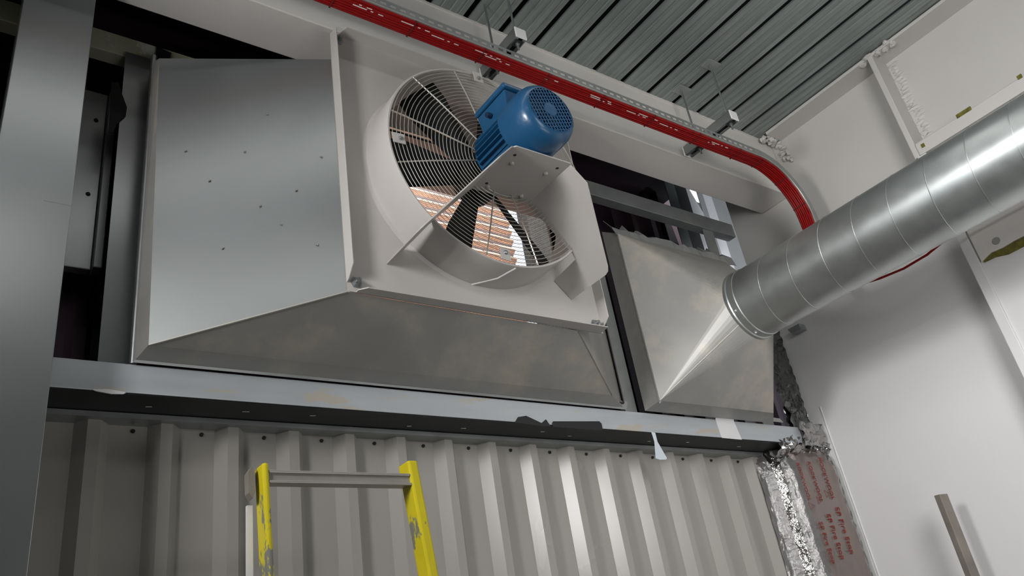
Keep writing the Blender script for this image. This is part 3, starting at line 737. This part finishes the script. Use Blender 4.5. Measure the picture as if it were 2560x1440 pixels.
tag(obj('torn_membrane', MB().prism(pb, (0, .004, 0)), RUBBER, bevel=.001), 'torn curled black membrane piece left of the flat membrane strip', 'membrane')
b = MB(); pf = [(2.530, 2.289, .945), (2.55, 2.287, .940), (2.548, 2.285, .90), (2.58, 2.284, .83), (2.575, 2.284, .822), (2.535, 2.284, .820), (2.512, 2.284, .825), (2.53, 2.285, .90)]
tag(obj('plastic_scrap', MB().prism(pf, (0, .003, 0)), PLAS, bevel=.001), 'white plastic film scrap hanging from the purlin beside the small hood', 'plastic scrap')
b = MB(); pf = [(.360, 2.287, .944), (.40, 2.287, .948), (.43, 2.287, .945), (.448, 2.287, .941), (.44, 2.287, .936), (.41, 2.287, .934), (.37, 2.287, .939)]
tag(obj('sealant_blob', MB().prism(pf, (0, .004, 0)), PAPER, bevel=.001), 'white smear of sealant on the purlin near the left column', 'sealant')

# ================================================================== LADDER AND POST
la = thing('ladder', (.92, 1.9, FL), 'yellow scuffed ladder leaning before the white cladding', 'ladder')
def stile(x0, x1, ztop, w0, lab=None):
    xb0, yb0 = x0 + (x1-x0)/.30*(ztop-FL), 1.9 - .0*(ztop-FL)
    b = MB(); pr = []
    for z, x in ((ztop, x0), (FL, xb0)):
        pr.append([(x-w0/2, 1.875, z), (x+w0/2, 1.875, z), (x+w0/2, 1.935, z), (x-w0/2, 1.935, z)])
    b.hexa(pr[1], pr[0]); return obj('stile', b, YEL, la, bevel=.006)
stile(.692, .704, .618, .016); stile(1.103, 1.133, .638, .030)
for k in range(8):
    z = .585 - k*.28
    if z < FL + .1: continue
    xl = .692 + (.618-z)*.04; xr = 1.103 + (.638-z)*.1
    b = MB().box((xl+.008, 1.885, z-.013), (xr-.012, 1.925, z+.013)).box((xl+.008, 1.878, z-.016), (xr-.012, 1.886, z-.009)).box((xl+.008, 1.878, z+.009), (xr-.012, 1.886, z+.016))
    obj('rung', b, ALU, la, bevel=.002)
obj('stile_bracket', MB().prism([(.658, 1.90, .600), (.668, 1.90, .615), (.674, 1.90, .59), (.676, 1.90, .555), (.668, 1.90, .535), (.659, 1.90, .55)], (0, .03, 0)), POST, la, label='worn brown bracket')
obj('stile_edge_cap', MB().hexa([(.668, 1.94, FL), (.690, 1.94, FL), (.690, 1.95, FL), (.668, 1.95, FL)], [(.668, 1.94, .53), (.682, 1.94, .53), (.682, 1.95, .53), (.668, 1.95, .53)]), PAPER, la)
b = MB(); X_, Y_ = 3.60, 1.725
b.hexa([(X_+.0, Y_+.02, FL), (X_+.048, Y_+.0, FL), (X_+.060, Y_+.03, FL), (X_+.012, Y_+.05, FL)], [(X_+.0, Y_, .525), (X_+.048, Y_-.012, .525), (X_+.060, Y_+.02, .528), (X_+.012, Y_+.032, .528)])
tag(obj('square_post', b, POST, bevel=.003), 'short weathered brown post standing against the white right wall', 'post')

for o in bpy.data.objects:
    if '_o' in o: del o['_o']
